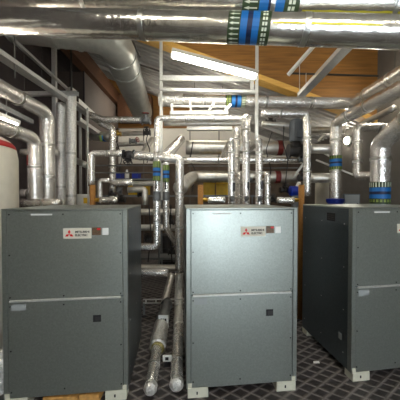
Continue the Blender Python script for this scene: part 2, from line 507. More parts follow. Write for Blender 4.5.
# timber packing under the left cabinet
for i, (a, c, lab) in enumerate(((-1.25, -.98, 'wider rough pale timber packing block on the floor under the left cabinet'),
                              (-.97, -.81, 'short rough pale timber packing block under the left cabinet, nearest the pipes'))):
    b = bmesh.new(); bx(b, (a, 1.86 + .02 * i, 0), (c, 2.0 + .02 * i, .06), .004)
    tag(link('timber_block', b, 'pallet', loc=((a + c) / 2, 1.93, 0)), lab, 'timber block', 'timber blocks')

# ------------------------------------------------------------------ white tank at far left
t = empty('buffer_tank', (-2.49, 2.45, 0), 'large white cylindrical buffer tank with red rim at far left', 'tank')
b = bmesh.new(); lathe(b, (0, 0, 0), (0, 0, 1), [(.06, .48), (.07, .5), (2.07, .5), (2.17, .485)], 48); link('jacket', b, 'off_white', t, smooth=True)
b = bmesh.new(); lathe(b, (0, 0, 0), (0, 0, 1), [(2.17, .487), (2.21, .475), (2.235, .455)], 48); link('rim_band', b, 'red_paint', t, smooth=True)
b = bmesh.new(); lathe(b, (0, 0, 0), (0, 0, 1), [(2.233, .453), (2.26, .43), (2.29, .38), (2.33, .26), (2.35, .1), (2.352, .0)], 48); link('dome', b, 'off_white', t, smooth=True)
b = bmesh.new(); lathe(b, (0, 0, 0), (0, 0, 1), [(.01, .49), (.01, .507), (.075, .507), (.075, .49)], 48); link('lower_band', b, 'red_paint', t, smooth=False)
b = bmesh.new(); lathe(b, (0, 0, 0), (0, 0, 1), [(0, .46), (.07, .46)], 32); link('plinth', b, 'black_steel', t)

def thing_bm(name, bm, m, label, cat, loc, group=None, smooth=False):
    return tag(link(name, bm, m, loc=loc, smooth=smooth), label, cat, group)
def rod(p0, p1, label, r=.006, m='rod', name='threaded_rod', group='threaded hanger rods', top=False):
    if top: p0 = Vector((p1.x, p1.y, (zd if p1.y < YBEAM else zr)(p1.x) - .002))
    b = bmesh.new(); tube(b, p0, p1, r, 8); return thing_bm(name, b, m, label, 'hanger rod', Vector(p1), group)
# ------------------------------------------------------------------ big overhead pipes
pB = [P(-60, 19.5, 2.28), P(460, 34.5, 1.68)]
def longer(pp, xa, xb):   # the same straight run carried on to the side walls
    a, c = pp; d_ = (c - a) / (c.x - a.x)
    return [a + d_ * (xa - a.x), a + d_ * (xb - a.x)]
pB = longer(pB, -3.3, 3.3)
o = pipe('insulated_pipe', pB, .107, 'large foil-clad overhead pipe nearest the top, the lower of the two, with identification band', m='foil_big', seg=36, step=.06, jitter=.008,
         group='foil-clad overhead pipes', tapes=[(0, .2), (0, .43), (0, .62), (0, .75)])
d = (pB[1] - pB[0]).normalized()
def on(pp, px):   # point of a straight run above a pixel column
    lo, hi = 0, 1
    for _ in range(40):
        m_ = (lo + hi) / 2; q = pp[0].lerp(pp[1], m_)
        if 200 + q.x / q.y * F < px: lo = m_
        else: hi = m_
    return pp[0].lerp(pp[1], lo)
c = on(pB, 248); w = (on(pB, 268) - on(pB, 228)).length
def big_band(o, c, d, r, w):
    band(o, c, d, r, [(w * .3, 'band_green'), (w * .16, 'band_blue'), (w * .12, 'band_navy'), (w * .16, 'band_blue'), (w * .26, 'band_green')],
         [(-w * .47, -w * .23, 20, 'arrow', 'band_mark'), (w * .31, w * .43, 20, 'dash', 'band_mark')])
big_band(o, c, d, .107, w)
def stripe(o, pa, pb, r, ang, m='yellow_stain'):   # thin lengthwise tape on the pipe wall
    d, u, v = frame(pb - pa); b = bmesh.new(); base = o.location; R = r * 1.012
    n = 16; rows = []
    for i in range(n + 1):
        p = pa.lerp(pb, i / n) - base
        rows.append([b.verts.new(p + (u * math.cos(a) + v * math.sin(a)) * R) for a in (ang, ang + .07 + .05 * random.random())])
    for q0, q1 in zip(rows, rows[1:]): b.faces.new((q0[0], q0[1], q1[1], q1[0]))
    link('seam_tape', b, m, o)
stripe(o, on(pB, 270), on(pB, 372), .107, math.radians(-15))
pA = [P(-60, -3, 2.62), P(460, 6, 2.02)]
pA = longer(pA, -3.3, 3.3)
o = pipe('insulated_pipe', pA, .135, 'large foil-clad overhead pipe cut by the top edge, above the lower banded one', m='foil_big', seg=36, step=.06, jitter=.008,
         group='foil-clad overhead pipes', tapes=[(0, .33), (0, .6), (0, .75)])
c = on(pA, 269); w = (on(pA, 297) - on(pA, 243)).length
big_band(o, c, (pA[1] - pA[0]).normalized(), .135, w)
stripe(o, on(pA, 300), on(pA, 420), .135, math.radians(-62))

rod(None, on(pA, 60) + Vector((0, 0, .13)), 'overhead rod holding the uppermost big foil pipe near its left end', top=True)
rod(None, on(pA, 340) + Vector((0, 0, .13)), 'overhead rod holding the uppermost big foil pipe near its right end', top=True)
# spiral duct
dc = [P(8, 20, 3.25), P(112, 34, 3.5), P(142, 112, 6.3)]
o = pipe('spiral_duct', dc, .26, 'grey spiral ventilation duct bending away below the roof at upper left', 'duct', 'duct', bend=.42, seg=40, step=.055, jitter=0, ribs=(3, .004))
for fr, si in ((.42, 0), (.66, 0), (.16, 1), (.3, 1)):
    a, c2 = dc[si], dc[si + 1]; p = a.lerp(c2, fr) - o.location; dd = c2 - a
    b = bmesh.new(); lathe(b, p, dd, [(-.02, .262), (-.02, .274), (.02, .274), (.02, .262)], 40); link('duct_collar', b, 'duct', o)

# ------------------------------------------------------------------ left side
X = -2.34
tp = [Vector((X, 1.3, H + 1.26)), Vector((X, 3.66, H + 1.26)), Vector((X, 3.66, 1.3))]
pipe('insulated_pipe', tp, .10, 'foil-clad pipe at left, upper of two, running back then elbowing down behind the tank', tapes=[(0, .75), (1, .3), (1, .6)], group='foil-clad pipes on the left')
tp = [Vector((X, 1.3, H + .81)), Vector((X, 3.38, H + .81)), Vector((X, 3.38, 1.3))]
o = pipe('insulated_pipe', tp, .088, 'foil-clad pipe at left, lower of two, dropping beside the white tank with red tape', tapes=[(0, .8), (1, .35)], group='foil-clad pipes on the left')
b = bmesh.new(); lathe(b, Vector((X, 3.38, H + .50)) - o.location, (0, 0, 1), [(-.07, .088), (-.07, .0925), (.07, .0925), (.07, .088)], 40); bmesh.ops.delete(b, geom=[f for f in b.faces if f.calc_center_median().x > -.045 or f.calc_center_median().length < .03], context='FACES'); bmesh.ops.solidify(b, geom=b.faces[:], thickness=.001); link('red_tape', b, 'red_band', o)
pipe('insulated_pipe', [P(61.5, 104, 4.3), P(61.5, 300, 4.3)], .085, 'thick vertical foil pipe, left of the tall pair behind the left cabinet', m='foil_rough', tapes=[(0, .2), (0, .42)], group='tall vertical foil pipes', dome=.04)
pipe('insulated_pipe', [P(71.2, 90, 4.25), P(71.2, 300, 4.25)], .085, 'thick vertical foil pipe with rounded top, right of the tall pair behind the left cabinet', m='foil_rough', tapes=[(0, .3), (0, .5)], group='tall vertical foil pipes', dome=.06)
# horizontals on the left behind the cabinet
pipe('insulated_pipe', [P(21, 193.5, 3.9), P(50, 194, 3.9)], .075, 'short thick foil pipe lying beside the tank above the left cabinet, upper one', tapes=[(0, .3)])
pipe('insulated_pipe', [P(20, 203, 3.2), P(60, 203, 3.2)], .06, 'short thin foil pipe lying low along the left cabinet top', tapes=[(0, .6)])
pipe('insulated_pipe', [P(22, 152, 4.0), P(58, 153, 4.0)], .055, 'dull short foil pipe crossing at mid height between tank and tall pipes', m='foil_dull')

def strut(p0, p1, w, h, label, m='zinc', name='strut_channel', cat='strut', flip=1, group=None):
    b = bmesh.new(); cchannel(b, p0, p1, w, h, flip=flip); return thing_bm(name, b, m, label, cat, Vector(p1), group)

strut(P(2, 30, 2.86), P(73, 94, 4.6), .042, .042, 'thin galvanised channel running back high above the left cable tray', flip=-1)
# cable tray: a shallow perforated trough
def tray(p0, p1, w, h, label, m='zinc'):
    t = empty('cable_tray', Vector(p1), label, 'cable tray', 'cable trays on the left')
    p0, p1 = Vector(p0) - t.location, Vector(p1) - t.location
    d, u, v = frame(p1 - p0)
    b = bmesh.new(); bar(b, p0, p1, w, .004); link('tray_bed', b, m, t)
    for s in (-1, 1):
        b = bmesh.new(); bar(b, p0 + u * s * w / 2 + v * h / 2, p1 + u * s * w / 2 + v * h / 2, .004, h); link('tray_rail', b, m, t)
    return t
tray(P(-20, 44, 2.6), P(104, 126, 5.85), .14, .055, 'long galvanised cable tray running back at upper left, top of the trays')
tray(P(76, 121, 4.5), P(104, 139, 5.9), .16, .07, 'short cable tray whitened to look lit beyond the tall pipes, lowest of the trays', 'white_plastic')  # white instead of zinc: strong light on the tray put into its colour
tray(P(76, 103, 4.4), P(106, 128.5, 5.95), .10, .09, 'short cable tray whitened to look lit beyond the tall pipes, just under the long tray', 'white_plastic')  # also white in place of zinc, its brightness painted in
strut(P(-10, 101, 2.75), P(32, 122, 3.35), .05, .06, 'grey dim channel bar low under the left pipe beside the lamp', m='zinc_dark')
o = strut(P(22, 94, 4.15), P(78, 93.5, 4.15), .06, .07, 'short trapeze channel across above the tall left pipes')
rod(P(24.5, 30, 4.17), P(24.5, 92, 4.17), 'thin hanger rod holding the left end of the short trapeze', top=True)
rod(P(71.5, 42, 4.15), P(71.5, 91, 4.15), 'dark hanger rod above the rounded top of the tall left pipe', r=.016, m='conduit_dark', top=True)
rod(P(42, 40, 3.9), P(42, 84, 3.9), 'thin hanger rod dropping beside the long left cable tray', top=True)
rod(P(15, 32, 3.0), P(15, 78, 3.0), 'thin hanger rod nearest the left edge under the big pipes', r=.008, top=True)
rod(P(6.5, 97, 3.0), P(6.5, 118, 3.0), 'short pale hanger rod holding the left lamp', m='zinc')
b = bmesh.new(); pz = P(54, 40, 4.45); bx(b, (pz.x - .035, 4.42, 0), (pz.x + .035, 4.48, pz.z))
thing_bm('steel_post', b, 'zinc', 'slender pale steel post behind the tall left pipes', 'post', (pz.x, 4.45, 0))
b = bmesh.new(); pz = P(80, 108, 4.9); bx(b, (pz.x - .02, 4.88, 0), (pz.x + .02, 4.92, pz.z))
thing_bm('steel_post', b, 'zinc', 'slender grey steel post right of the tall left pipes', 'post', (pz.x, 4.9, 0))
b = bmesh.new(); pz = P(87.5, 108, 4.4); bx(b, (pz.x - .014, 4.39, 0), (pz.x + .014, 4.41, pz.z))
thing_bm('steel_post', b, 'zinc', 'thin steel post beside the square pipe loop on the left', 'post', (pz.x, 4.4, 0))

# ------------------------------------------------------------------ lamps
def batten(p0, p1, r, label, m='tube_on', house='white_plastic', hang=True):
    p0, p1 = Vector(p0), Vector(p1)
    t = empty('batten_light', (p0 + p1) / 2, label, 'light', 'fluorescent batten lights')
    a, c = p0 - t.location, p1 - t.location; d, u, v = frame(c - a)
    b = bmesh.new(); sweep(b, [a + d * .03, c - d * .03], r, 8); link('lit_tube', b, m, t, smooth=True)
    b = bmesh.new(); bar(b, a + v * (r + .028), c + v * (r + .028), .06, .05); link('housing', b, house, t)
    for q in (a, c - d * .028):
        b = bmesh.new(); bar(b, q, q + d * .028, .04, r * 2.2 + .004); link('end_cap', b, house, t)
    if hang:
        for q in (a.lerp(c, .2), a.lerp(c, .8)):
            b = bmesh.new(); zt = (zd if t.location.y < YBEAM else zr)(t.location.x + q.x) - t.location.z - .002
            tube(b, q + v * (r + .05), (q.x, q.y, zt), .006, 6); link('suspension_rod', b, 'rod', t)
    return t
batten(P(171, 55, 3.3), P(257, 77.5, 3.3), .034, 'lit fluorescent batten sloping under the timber beam near the centre', 'tube_on', hang=False)
batten(P(-90, 84, 2.14), P(18.5, 126, 3.12), .015, 'lit white batten light at the left edge above the tank', 'tube_left', hang=False)
batten(Vector((-.35, 5.6, 3.86)), Vector((.75, 5.6, 3.86)), .03, 'hidden fill batten added far back behind the foil pipe above the centre', 'tube_fill')  # fill lamp added to brighten the pipes at the back, hidden by the pipe
batten(Vector((3.2, 3.25, H + 1.96)), Vector((3.2, 4.12, H + 1.96)), .03, 'hidden fill batten added on the right wall above the thick forward-turning pipe', 'tube_fill')  # added fill for the right side, kept out of sight behind the thick pipe
batten(P(136, 104, 6.55), P(139, 109, 7.4), .03, 'hidden fill batten added far back at left behind the spiral duct', 'tube_fill')  # made-up lamp lighting the far left, concealed by the duct
batten(Vector((-1.7, .2, 3.9)), Vector((-.5, .2, 3.9)), .035, 'unseen fill batten added overhead left of the standpoint', 'tube_on')  # out-of-view lamp added as fill from above
batten(Vector((.7, .1, 3.75)), Vector((1.9, .1, 3.6)), .035, 'unseen fill batten added overhead right of the standpoint', 'tube_on')  # second added overhead fill, outside the frame
batten(Vector((-.6, -1.9, 3.8)), Vector((.6, -1.9, 3.8)), .035, 'unseen fill batten added near the open doorway behind the standpoint', 'tube_on')  # unseen lamp added behind the camera as fill for the cabinet fronts
# round bulkhead lamp on the right wall
pl = P(345.5, 139, 5.3)
t = empty('bulkhead_light', (XR + .002, 5.45, pl.z), 'small round lit bulkhead lamp on the grey right wall', 'light')
b = bmesh.new(); lathe(b, (0, 0, 0), (-1, 0, 0), [(0, .1), (.04, .1), (.05, .085)], 24); link('base_ring', b, 'white_plastic', t)
b = bmesh.new(); lathe(b, (0, 0, 0), (-1, 0, 0), [(.04, .085), (.07, .075), (.1, .04), (.105, .0)], 24); link('diffuser', b, 'tube_far', t, smooth=True)

# ------------------------------------------------------------------ centre: strut frame with pipe C and stacked pipes
fr_ = empty('pipe_support', P(161, 200, 3.98), 'hanging galvanised strut frame carrying the banded pipe below the sloping lamp', 'strut frame')
fl = fr_.location
def fpart(name, p0, p1, w, h, m='zinc', flip=1):
    b = bmesh.new(); cchannel(b, Vector(p0) - fl, Vector(p1) - fl, w, h, flip=flip); link(name, b, m, fr_)
for px, py in ((161.5, 200), (256.5, 140)):
    q = P(px, py, 3.98); fpart('post', Vector((q.x, q.y, zd(q.x) - .002)), q, .045, .045)
fpart('rail', P(160, 78.5, 3.96), P(250, 79.5, 3.96), .05, .085)
fpart('rail', P(160, 89.5, 3.96), P(257, 92, 3.96), .05, .045)
b = bmesh.new(); bar(b, P(249, 75, 3.95) - fl, P(257, 75, 3.95) - fl, .05, .05); bar(b, P(252, 76, 3.95) - fl, P(252, 90, 3.95) - fl, .05, .05); link('corner_bracket', b, 'zinc', fr_)
# perforated lower bracket
tb = empty('slotted_bracket', P(200, 115, 4.0), 'white slotted bracket frame under the banded centre pipe', 'bracket')
tl = tb.location
b = bmesh.new(); bar(b, P(170, 113, 3.95) - tl, P(228, 112.5, 3.95) - tl, .05, .055); link('lower_rail', b, 'white_plastic', tb)
b = bmesh.new(); bar(b, P(170, 106.5, 3.95) - tl, P(228, 107, 3.95) - tl, .05, .02); link('upper_rail', b, 'zinc', tb)
for p0, p1, w in (((172, 104), (172, 114), .1), ((190, 98), (191, 114), .03), ((208, 112), (214, 103), .06), ((224, 112), (231, 104), .07)):
    b = bmesh.new(); bar(b, P(*p0, 3.94) - tl, P(*p1, 3.94) - tl, .03, w * .6); link('upright', b, 'white_plastic', tb)

zc = 4.2
pts = [P(161, 100, zc), P(352, 103.5, zc)]
xe = pts[1].x
pC = pts[:1] + [Vector((xe, zc, pts[1].z)), Vector((xe, 2.3, pts[1].z + .02))]
o = pipe('insulated_pipe', pC, .098, 'thick foil pipe with blue band crossing the centre then turning forward at right', bend=.12, tapes=[(0, .08), (0, .23), (0, .55), (0, .78), (1, .2), (1, .45)])
b = bmesh.new(); sweep(b, [pts[0].lerp(pts[1], -.01) - o.location, pts[0].lerp(pts[1], .115) - o.location], .108, 20, .025, .05); link('wrapped_end', b, 'foil_rough', o)
dC = (pts[1] - pts[0]).normalized(); c = on(pts, 235); w = (on(pts, 245) - on(pts, 225)).length
band(o, c, dC, .098, [(w * .3, 'band_green'), (w * .18, 'band_blue'), (w * .1, 'band_navy'), (w * .18, 'band_blue'), (w * .24, 'band_green')],
     [(-w * .45, -w * .25, 16, 'dash', 'band_lime'), (w * .29, w * .48, 22, 'bar', 'band_mark')])
# stacked pair underneath with left drop
pipe('insulated_pipe', [P(157, 156, 3.98), P(157, 118.5, 3.98), P(252, 118.5, 3.98)], .052, 'slim foil pipe, upper of the stacked pair, dropping at its left end', tapes=[(1, .3), (1, .6)], group='stacked slim foil pipes')
pipe('insulated_pipe', [P(164, 123.5, 4.15), P(246, 123.5, 4.15)], .045, 'slim foil pipe, lower of the stacked pair under the white bracket', m='foil_dull', tapes=[(0, .5)], group='stacked slim foil pipes')
b = bmesh.new(); bar(b, P(187, 128, 4.9), P(232, 128, 4.9), .1, .09)
thing_bm('cable_trunking', b, 'zinc', 'short grey trunking in front of the timber strip at centre back', 'trunking', P(187, 130, 4.9))

# big horizontals behind
pipe('insulated_pipe', [P(186, 147.5, 5.0), P(297, 148, 5.0)], .145, 'thick horizontal foil pipe at the back, upper of three, with a red band', tapes=[(0, .15), (0, .5)], group='horizontal foil pipes behind the risers', m='foil_dull')
pipe('insulated_pipe', [P(183, 160, 4.45), P(300, 160, 4.45)], .055, 'slim horizontal foil pipe at the back, middle of three', tapes=[(0, .3), (0, .7)], group='horizontal foil pipes behind the risers')
o = pipe('insulated_pipe', [P(180, 188, 3.7), P(193, 176.5, 4.7), P(297, 177, 4.7)], .115, 'thick horizontal foil pipe at the back, lowest of three, bent forward at left', tapes=[(1, .2), (1, .55)], group='horizontal foil pipes behind the risers', m='foil_dull')
for o, c, r in ((bpy.data.objects['insulated_pipe'], None, 0),):
    pass
def red_ring(label, px, py, Y, r, wpx=5):
    o = [q for q in bpy.data.objects if q.get('label') == label][0]
    b = bmesh.new(); w = ppx(wpx, Y) / 2
    lathe(b, P(px, py, Y) - o.location, (1, 0, 0), [(-w, r * .99), (-w, r * 1.07), (w, r * 1.07), (w, r * .99)], 24)
    link('red_band', b, 'red_band', o)
red_ring('thick horizontal foil pipe at the back, upper of three, with a red band', 279, 148, 5.0, .145)
red_ring('thick horizontal foil pipe at the back, lowest of three, bent forward at left', 277, 177, 4.7, .115)
# diagonal receding pipes
pipe('insulated_pipe', [P(164, 158, 3.55), P(181, 139.5, 4.9)], .085, 'foil pipe slanting away to the back right of the left riser', dome=.03)
pipe('insulated_pipe', [P(140, 158, 4.6), P(152, 139, 5.6)], .06, 'small foil pipe slanting away left of the square pipe drop', m='foil_dull')

# risers above the middle cabinet
def riser(px, y0, y1, Y, r, label, back, px2=None, valve=True):
    p1 = P(px, y1, Y)
    pts = [Vector((p1.x, Y, .02)), Vector((p1.x, Y, p1.z))]
    if back: pts.append(Vector((p1.x + (.0 if px2 is None else px2), Y + back, p1.z)))
    return pipe('insulated_pipe', pts, r, label, group='foil risers behind the middle cabinet', tapes=[(1, .3)] if False else [(0, .82), (0, .93)], bend=r * 1.5)
riser(231.5, 205, 140, 3.05, .044, 'slim foil riser, left of three behind the middle cabinet', 1.2)
riser(246.2, 195, 116, 3.25, .054, 'tallest foil riser in the middle of three behind the middle cabinet', .9, .12)
riser(259.2, 205, 140, 3.05, .046, 'slim foil riser, right of three behind the middle cabinet', 1.2)
riser(239.5, 205, 174, 3.5, .04, 'short foil riser between the left and tallest risers', .8)
riser(267.5, 205, 174, 3.5, .045, 'short foil riser right of the three tall risers', .8)
riser(237, 205, 127, 3.75, .05, 'dull foil riser half hidden left of the tallest riser', 0)
# small black cable ties / sensor wells on the risers
for px, py, Y, r in ((233.5, 187, 3.05, .044), (247.5, 186, 3.25, .054), (261, 185, 3.05, .046)):
    o = [q for q in bpy.data.objects if q.get('group') == 'foil risers behind the middle cabinet' and abs(q.location.x - (px - 200) / F * Y) < .06 and abs(q.location.y - Y) < .01][0]
    b = bmesh.new(); p = P(px, py, Y) - o.location; bx(b, (p.x - .012, -r - .012, p.z - .05), (p.x + .012, -r + .01, p.z + .05)); link('sensor_strip', b, 'black_steel', o)

def valve(loc, axis, s, label, body='cast_iron', wheel='black_steel', up=(0, 0, 1), cat='valve', name='gate_valve'):
    """flanged valve: body along axis, bonnet and handwheel along up"""
    t = empty(name, loc, label, cat, 'valves on the pipework')
    ax = Vector(axis).normalized(); up = Vector(up).normalized()
    b = bmesh.new(); lathe(b, -ax * s, ax, [(0, s * .85), (s * .22, s * .85), (s * .22, s * .5), (s * .7, s * .62), (s, s * .7), (s * 1.3, s * .62), (s * 1.78, s * .5), (s * 1.78, s * .85), (2 * s, s * .85)], 18); link('body', b, body, t)
    b = bmesh.new(); lathe(b, (0, 0, 0), up, [(s * .4, s * .5), (s * .95, s * .42), (s * .95, s * .6), (s * 1.15, s * .6), (s * 1.2, s * .2), (s * 1.7, s * .14)], 14); link('bonnet', b, body, t)
    b = bmesh.new(); torus(b, up * s * 1.65, up, s * .72, s * .09)
    d, u, v = frame(up)
    for k in range(3):
        a = k * PI / 3; e = u * math.cos(a) + v * math.sin(a); tube(b, up * s * 1.65 - e * s * .7, up * s * 1.65 + e * s * .7, s * .06, 6)
    link('handwheel', b, wheel, t, smooth=True)
    return t
# valves under the risers
for px, Y, lab in ((231.5, 2.98, 'small brass and steel valve under the left slim riser'), (246, 3.1, 'small brass and steel valve under the tallest riser'), (259.5, 2.98, 'small brass and steel valve under the right slim riser')):
    valve(P(px, 199, Y), (0, 0, 1), .035, lab, 'zinc_dark', 'cast_iron', (0, -1, .2))

# H4 run with right drop, pump
pipe('insulated_pipe', [P(262, 113.5, 3.75), P(307, 114, 3.75), P(307, 196, 3.75)], .058, 'square-cornered foil pipe dropping vertically beside the grey pump motor', bend=.06, tapes=[(0, .4), (1, .3), (1, .7)])
pipe('insulated_pipe', [P(262, 124, 4.3), P(292, 126, 4.3)], .05, 'short foil stub left of the grey pump motor', m='foil_dull')
t = empty('pump', P(296, 150, 4.25), 'dark circulation pump with grey upright motor left of the square-cornered pipe', 'pump')
s = ppx(1, 4.25)
b = bmesh.new(); lathe(b, (0, 0, 0), (0, 0, 1), [(s * 8, s * 6), (s * 9, s * 6.3), (s * 27, s * 6.3), (s * 30, s * 5), (s * 30.5, s * 2)], 20)
for k in range(12):
    a = k * PI / 6; bx(b, (math.cos(a) * s * 6.4 - .006, math.sin(a) * s * 6.4 - .006, s * 10), (math.cos(a) * s * 6.4 + .006, math.sin(a) * s * 6.4 + .006, s * 26))
link('motor', b, 'motor_grey', t)
b = bmesh.new(); bx(b, (-s * 3, -s * 8.5, s * 11), (s * 3.5, -s * 5.5, s * 17), .005); link('terminal_box', b, 'motor_grey', t)
b = bmesh.new(); lathe(b, (-s * 8, 0, -s * 1), (1, 0, 0), [(0, s * 7), (s * 2, s * 7), (s * 2.5, s * 5), (s * 9, s * 6.5), (s * 13, s * 5), (s * 13.5, s * 7), (s * 15.5, s * 7)], 20); link('volute', b, 'cast_iron', t)
b = bmesh.new(); lathe(b, (0, 0, -s * 2), (0, 0, 1), [(0, s * 5), (s * 5, s * 6), (s * 10.5, s * 4)], 16); link('coupling', b, 'black_steel', t)
valve(P(270, 123, 4.6), (1, 0, 0), .09, 'valve with red handwheel left of the pump', 'cast_iron', 'red_handle', (0, -.5, 1))
valve(P(303, 178, 4.5), (1, 0, 0), .085, 'valve with dark handwheel below the pump on the lowest pipe', 'cast_iron', 'black_steel', (0, -.4, 1))
valve(P(302, 160, 4.4), (1, 0, 0), .06, 'small flanged valve at the end of the slim middle pipe', 'zinc_dark', 'zinc_dark', (0, -1, .3))
b = bmesh.new(); bar(b, P(293, 178, 4.3), P(304, 163, 4.3), .03, .035)
thing_bm('brace', b, 'zinc', 'short slanting brace below the pump', 'brace', P(293, 178, 4.3))

# ------------------------------------------------------------------ right side pipes
z2 = P(336, 122.5, 4.25)
pR1 = [Vector((z2.x, 2.2, z2.z - .02)), Vector((z2.x, 4.25, z2.z)), Vector((z2.x, 4.25, .3))]
o = pipe('insulated_pipe', pR1, .098, 'foil pipe running forward at right under the thick one, dropping through a blue fitting', bend=.13, tapes=[(0, .6), (0, .8), (1, .12), (1, .32)])
band(o, Vector((z2.x, 4.25, P(336, 163, 4.25).z)), (0, 0, -1), .098, [(.06, 'band_green'), (.05, 'band_blue'), (.03, 'band_navy'), (.05, 'band_blue'), (.06, 'band_green')],
     [(-.12, -.07, 16, 'bar', 'band_lime'), (.07, .12, 16, 'bar', 'band_lime')])
b = bmesh.new(); lathe(b, Vector((z2.x, 4.25, P(336, 204, 4.25).z)) - o.location, (0, 0, 1), [(-.02, .07), (.0, .12), (.04, .145), (.09, .15), (.1, .1)], 24); link('blue_collar', b, 'blue_plastic', o)
pipe('insulated_pipe', [P(309, 149, 4.4), P(331, 149, 4.3)], .09, 'stubby dull foil branch meeting the right drop, upper of two', m='foil_dull', group='branches at right')
pipe('insulated_pipe', [P(309, 178, 4.4), P(331, 178, 4.3)], .09, 'stubby dull foil branch meeting the right drop, lower of two', m='foil_dull', group='branches at right')
pipe('insulated_pipe', [P(391, 127.5, 3.72), P(357.5, 127.5, 3.72), P(357.5, 176, 3.72), P(377, 176, 3.5)], .066, 'U-shaped foil pipe loop left of the thick banded drop at right', bend=.07, tapes=[(0, .4), (1, .3), (1, .7)])
pe = P(380.5, 144, 3.3)
pR3 = [pe.lerp(P(418, 110, 2.7), 1.35), pe, Vector((pe.x, pe.y, .3))]
o = pipe('insulated_pipe', pR3, .118, 'thick foil drop with blue and green band behind the right cabinet', bend=.13, tapes=[(0, .4), (1, .1)])
band(o, Vector((pe.x, pe.y, P(380, 193, 3.3).z)), (0, 0, -1), .118, [(.075, 'band_green'), (.055, 'band_blue'), (.04, 'band_navy'), (.055, 'band_blue'), (.075, 'band_green')],
     [(-.145, -.08, 22, 'bar', 'band_mark'), (.09, .125, 18, 'dash', 'band_lime')])
# distant bits at right
pipe('insulated_pipe', [P(303, 130, 5.4), P(345, 130, 4.9)], .07, 'dull distant pipe crossing below the thick right pipes', m='foil_dull')
pipe('insulated_pipe', [P(394, 108, 3.7), P(358, 126, 4.6)], .05, 'slim dull pipe slanting back at the right edge', m='foil_dull')
for p0, p1, lab in (((316, 160), (356, 176), 'pale diagonal brace on the right wall behind the banded drop'),
                    ((318, 141), (332, 126), 'short pale diagonal brace above the upper right branch'),
                    ((322, 152), (340, 162), 'pale thin brace between the two right branches')):
    b = bmesh.new(); bar(b, P(*p0, 5.2), P(*p1, 5.2), .03, .035)
    thing_bm('brace', b, 'white_plastic', lab, 'brace', P(*p0, 5.2))
b = bmesh.new(); q = P(322, 185, 5.0); bx(b, (q.x - .12, 5.0, 0), (q.x + .2, 5.06, q.z + .05))
thing_bm('wall_panel', b, 'off_white', 'pale upright board standing behind the right drop', 'board', (q.x, 5.03, 0))
t = empty('control_panel', P(352, 200, 4.6), 'small grey control panel behind the U-shaped loop at right', 'control panel')
b = bmesh.new(); bx(b, (-.16, 0, -.35), (.16, .12, .12), .006); link('box', b, 'motor_grey', t)
b = bmesh.new(); bx(b, (-.14, -.006, -.33), (.14, .002, .1), .003); d_ = link('door', b, 'sticker_grey', t)
b = bmesh.new(); bx(b, (.09, -.016, -.12), (.11, -.006, -.06)); link('latch', b, 'black_steel', d_)
b = bmesh.new(); bx(b, (-.16, .05, -1.52), (-.12, .1, -.35)); bx(b, (.12, .05, -1.52), (.16, .1, -.35)); link('stand', b, 'zinc_dark', t)

# ceiling struts at right
b = bmesh.new(); bar(b, P(353, 40, 2.72), P(301, 95, 4.04), .13, .06)
thing_bm('cable_trunking', b, 'zinc', 'wide grey trunking running back under the timber beam at right', 'trunking', P(301, 95, 4.04))
strut(P(318, 41, 3.1), P(288, 75, 3.46), .04, .04, 'thin white channel hanging under the timber beam right of the lamp', m='white_plastic')
rod(P(299.5, 62, 3.3), P(299.5, 94, 3.3), 'thin hanger rod below the thin white channel', r=.005, m='zinc')
rod(P(306, 73, 3.45), P(306, 92, 3.45), 'thin short hanger rod beside the wide grey trunking', r=.004, m='zinc')
b = bmesh.new(); tube(b, P(288, 73.2, 3.46), P(378, 76, 3.46), .014, 8)
thing_bm('dark_conduit', b, 'conduit_dark', 'thin dark conduit across the timber face at upper right', 'conduit', P(288, 73, 3.46))
b = bmesh.new(); tube(b, P(130, 35, 3.2), P(140, 57, 3.9), .016, 8)
thing_bm('dark_conduit', b, 'conduit_dark', 'short dark steel bar slanting down right of the spiral duct', 'conduit', P(130, 35, 3.2))
b = bmesh.new(); tube(b, P(135, 63, 4.6), P(162, 72, 4.6), .018, 8)
thing_bm('dark_conduit', b, 'conduit_dark', 'dark steel bar between the spiral duct and the strut frame', 'conduit', P(135, 63, 4.6))

# ------------------------------------------------------------------ mid-left cluster above and behind the left cabinet
pipe('insulated_pipe', [P(88, 114, 4.7), P(104, 119.5, 4.55), P(146, 120, 4.55)], .058, 'foil pipe running right to the grey valve below the spiral duct', tapes=[(1, .4)])
pipe('insulated_pipe', [P(100, 122.5, 4.75), P(112.5, 129, 4.75), P(112.5, 205, 4.75)], .068, 'foil drop pipe with short slanted top left of the black valve', bend=.1, tapes=[(1, .5)])
valve(P(146, 121, 4.5), (1, 0, 0), .085, 'grey gate valve with red handle below the end of the spiral duct', 'zinc_dark', 'red_handle', (0, -.2, 1))
pipe('insulated_pipe', [P(91.5, 186, 3.25), P(91.5, 153.5, 3.25), P(124, 153.5, 3.25)], .044, 'foil pipe arch dropping left into the brown lagged stub', bend=.055, tapes=[(1, .5)])
pipe('insulated_pipe', [P(133, 155, 3.25), P(179.5, 159, 3.25), P(179.5, 272, 3.25)], .06, 'foil pipe elbowing down into the gap beside the middle cabinet', bend=.06, tapes=[(0, .5), (1, .3), (1, .6)])
valve(P(129, 154.5, 3.25), (1, 0, 0), .078, 'black lugged valve in the pipe arch above the left cabinet', 'black_steel', 'black_steel', (0, -.5, -1))
b = bmesh.new(); lathe(b, P(123, 165, 3.6), (1, 0, 0), [(0, .02), (.05, .05), (.2, .055), (.34, .04), (.36, .02)], 16)
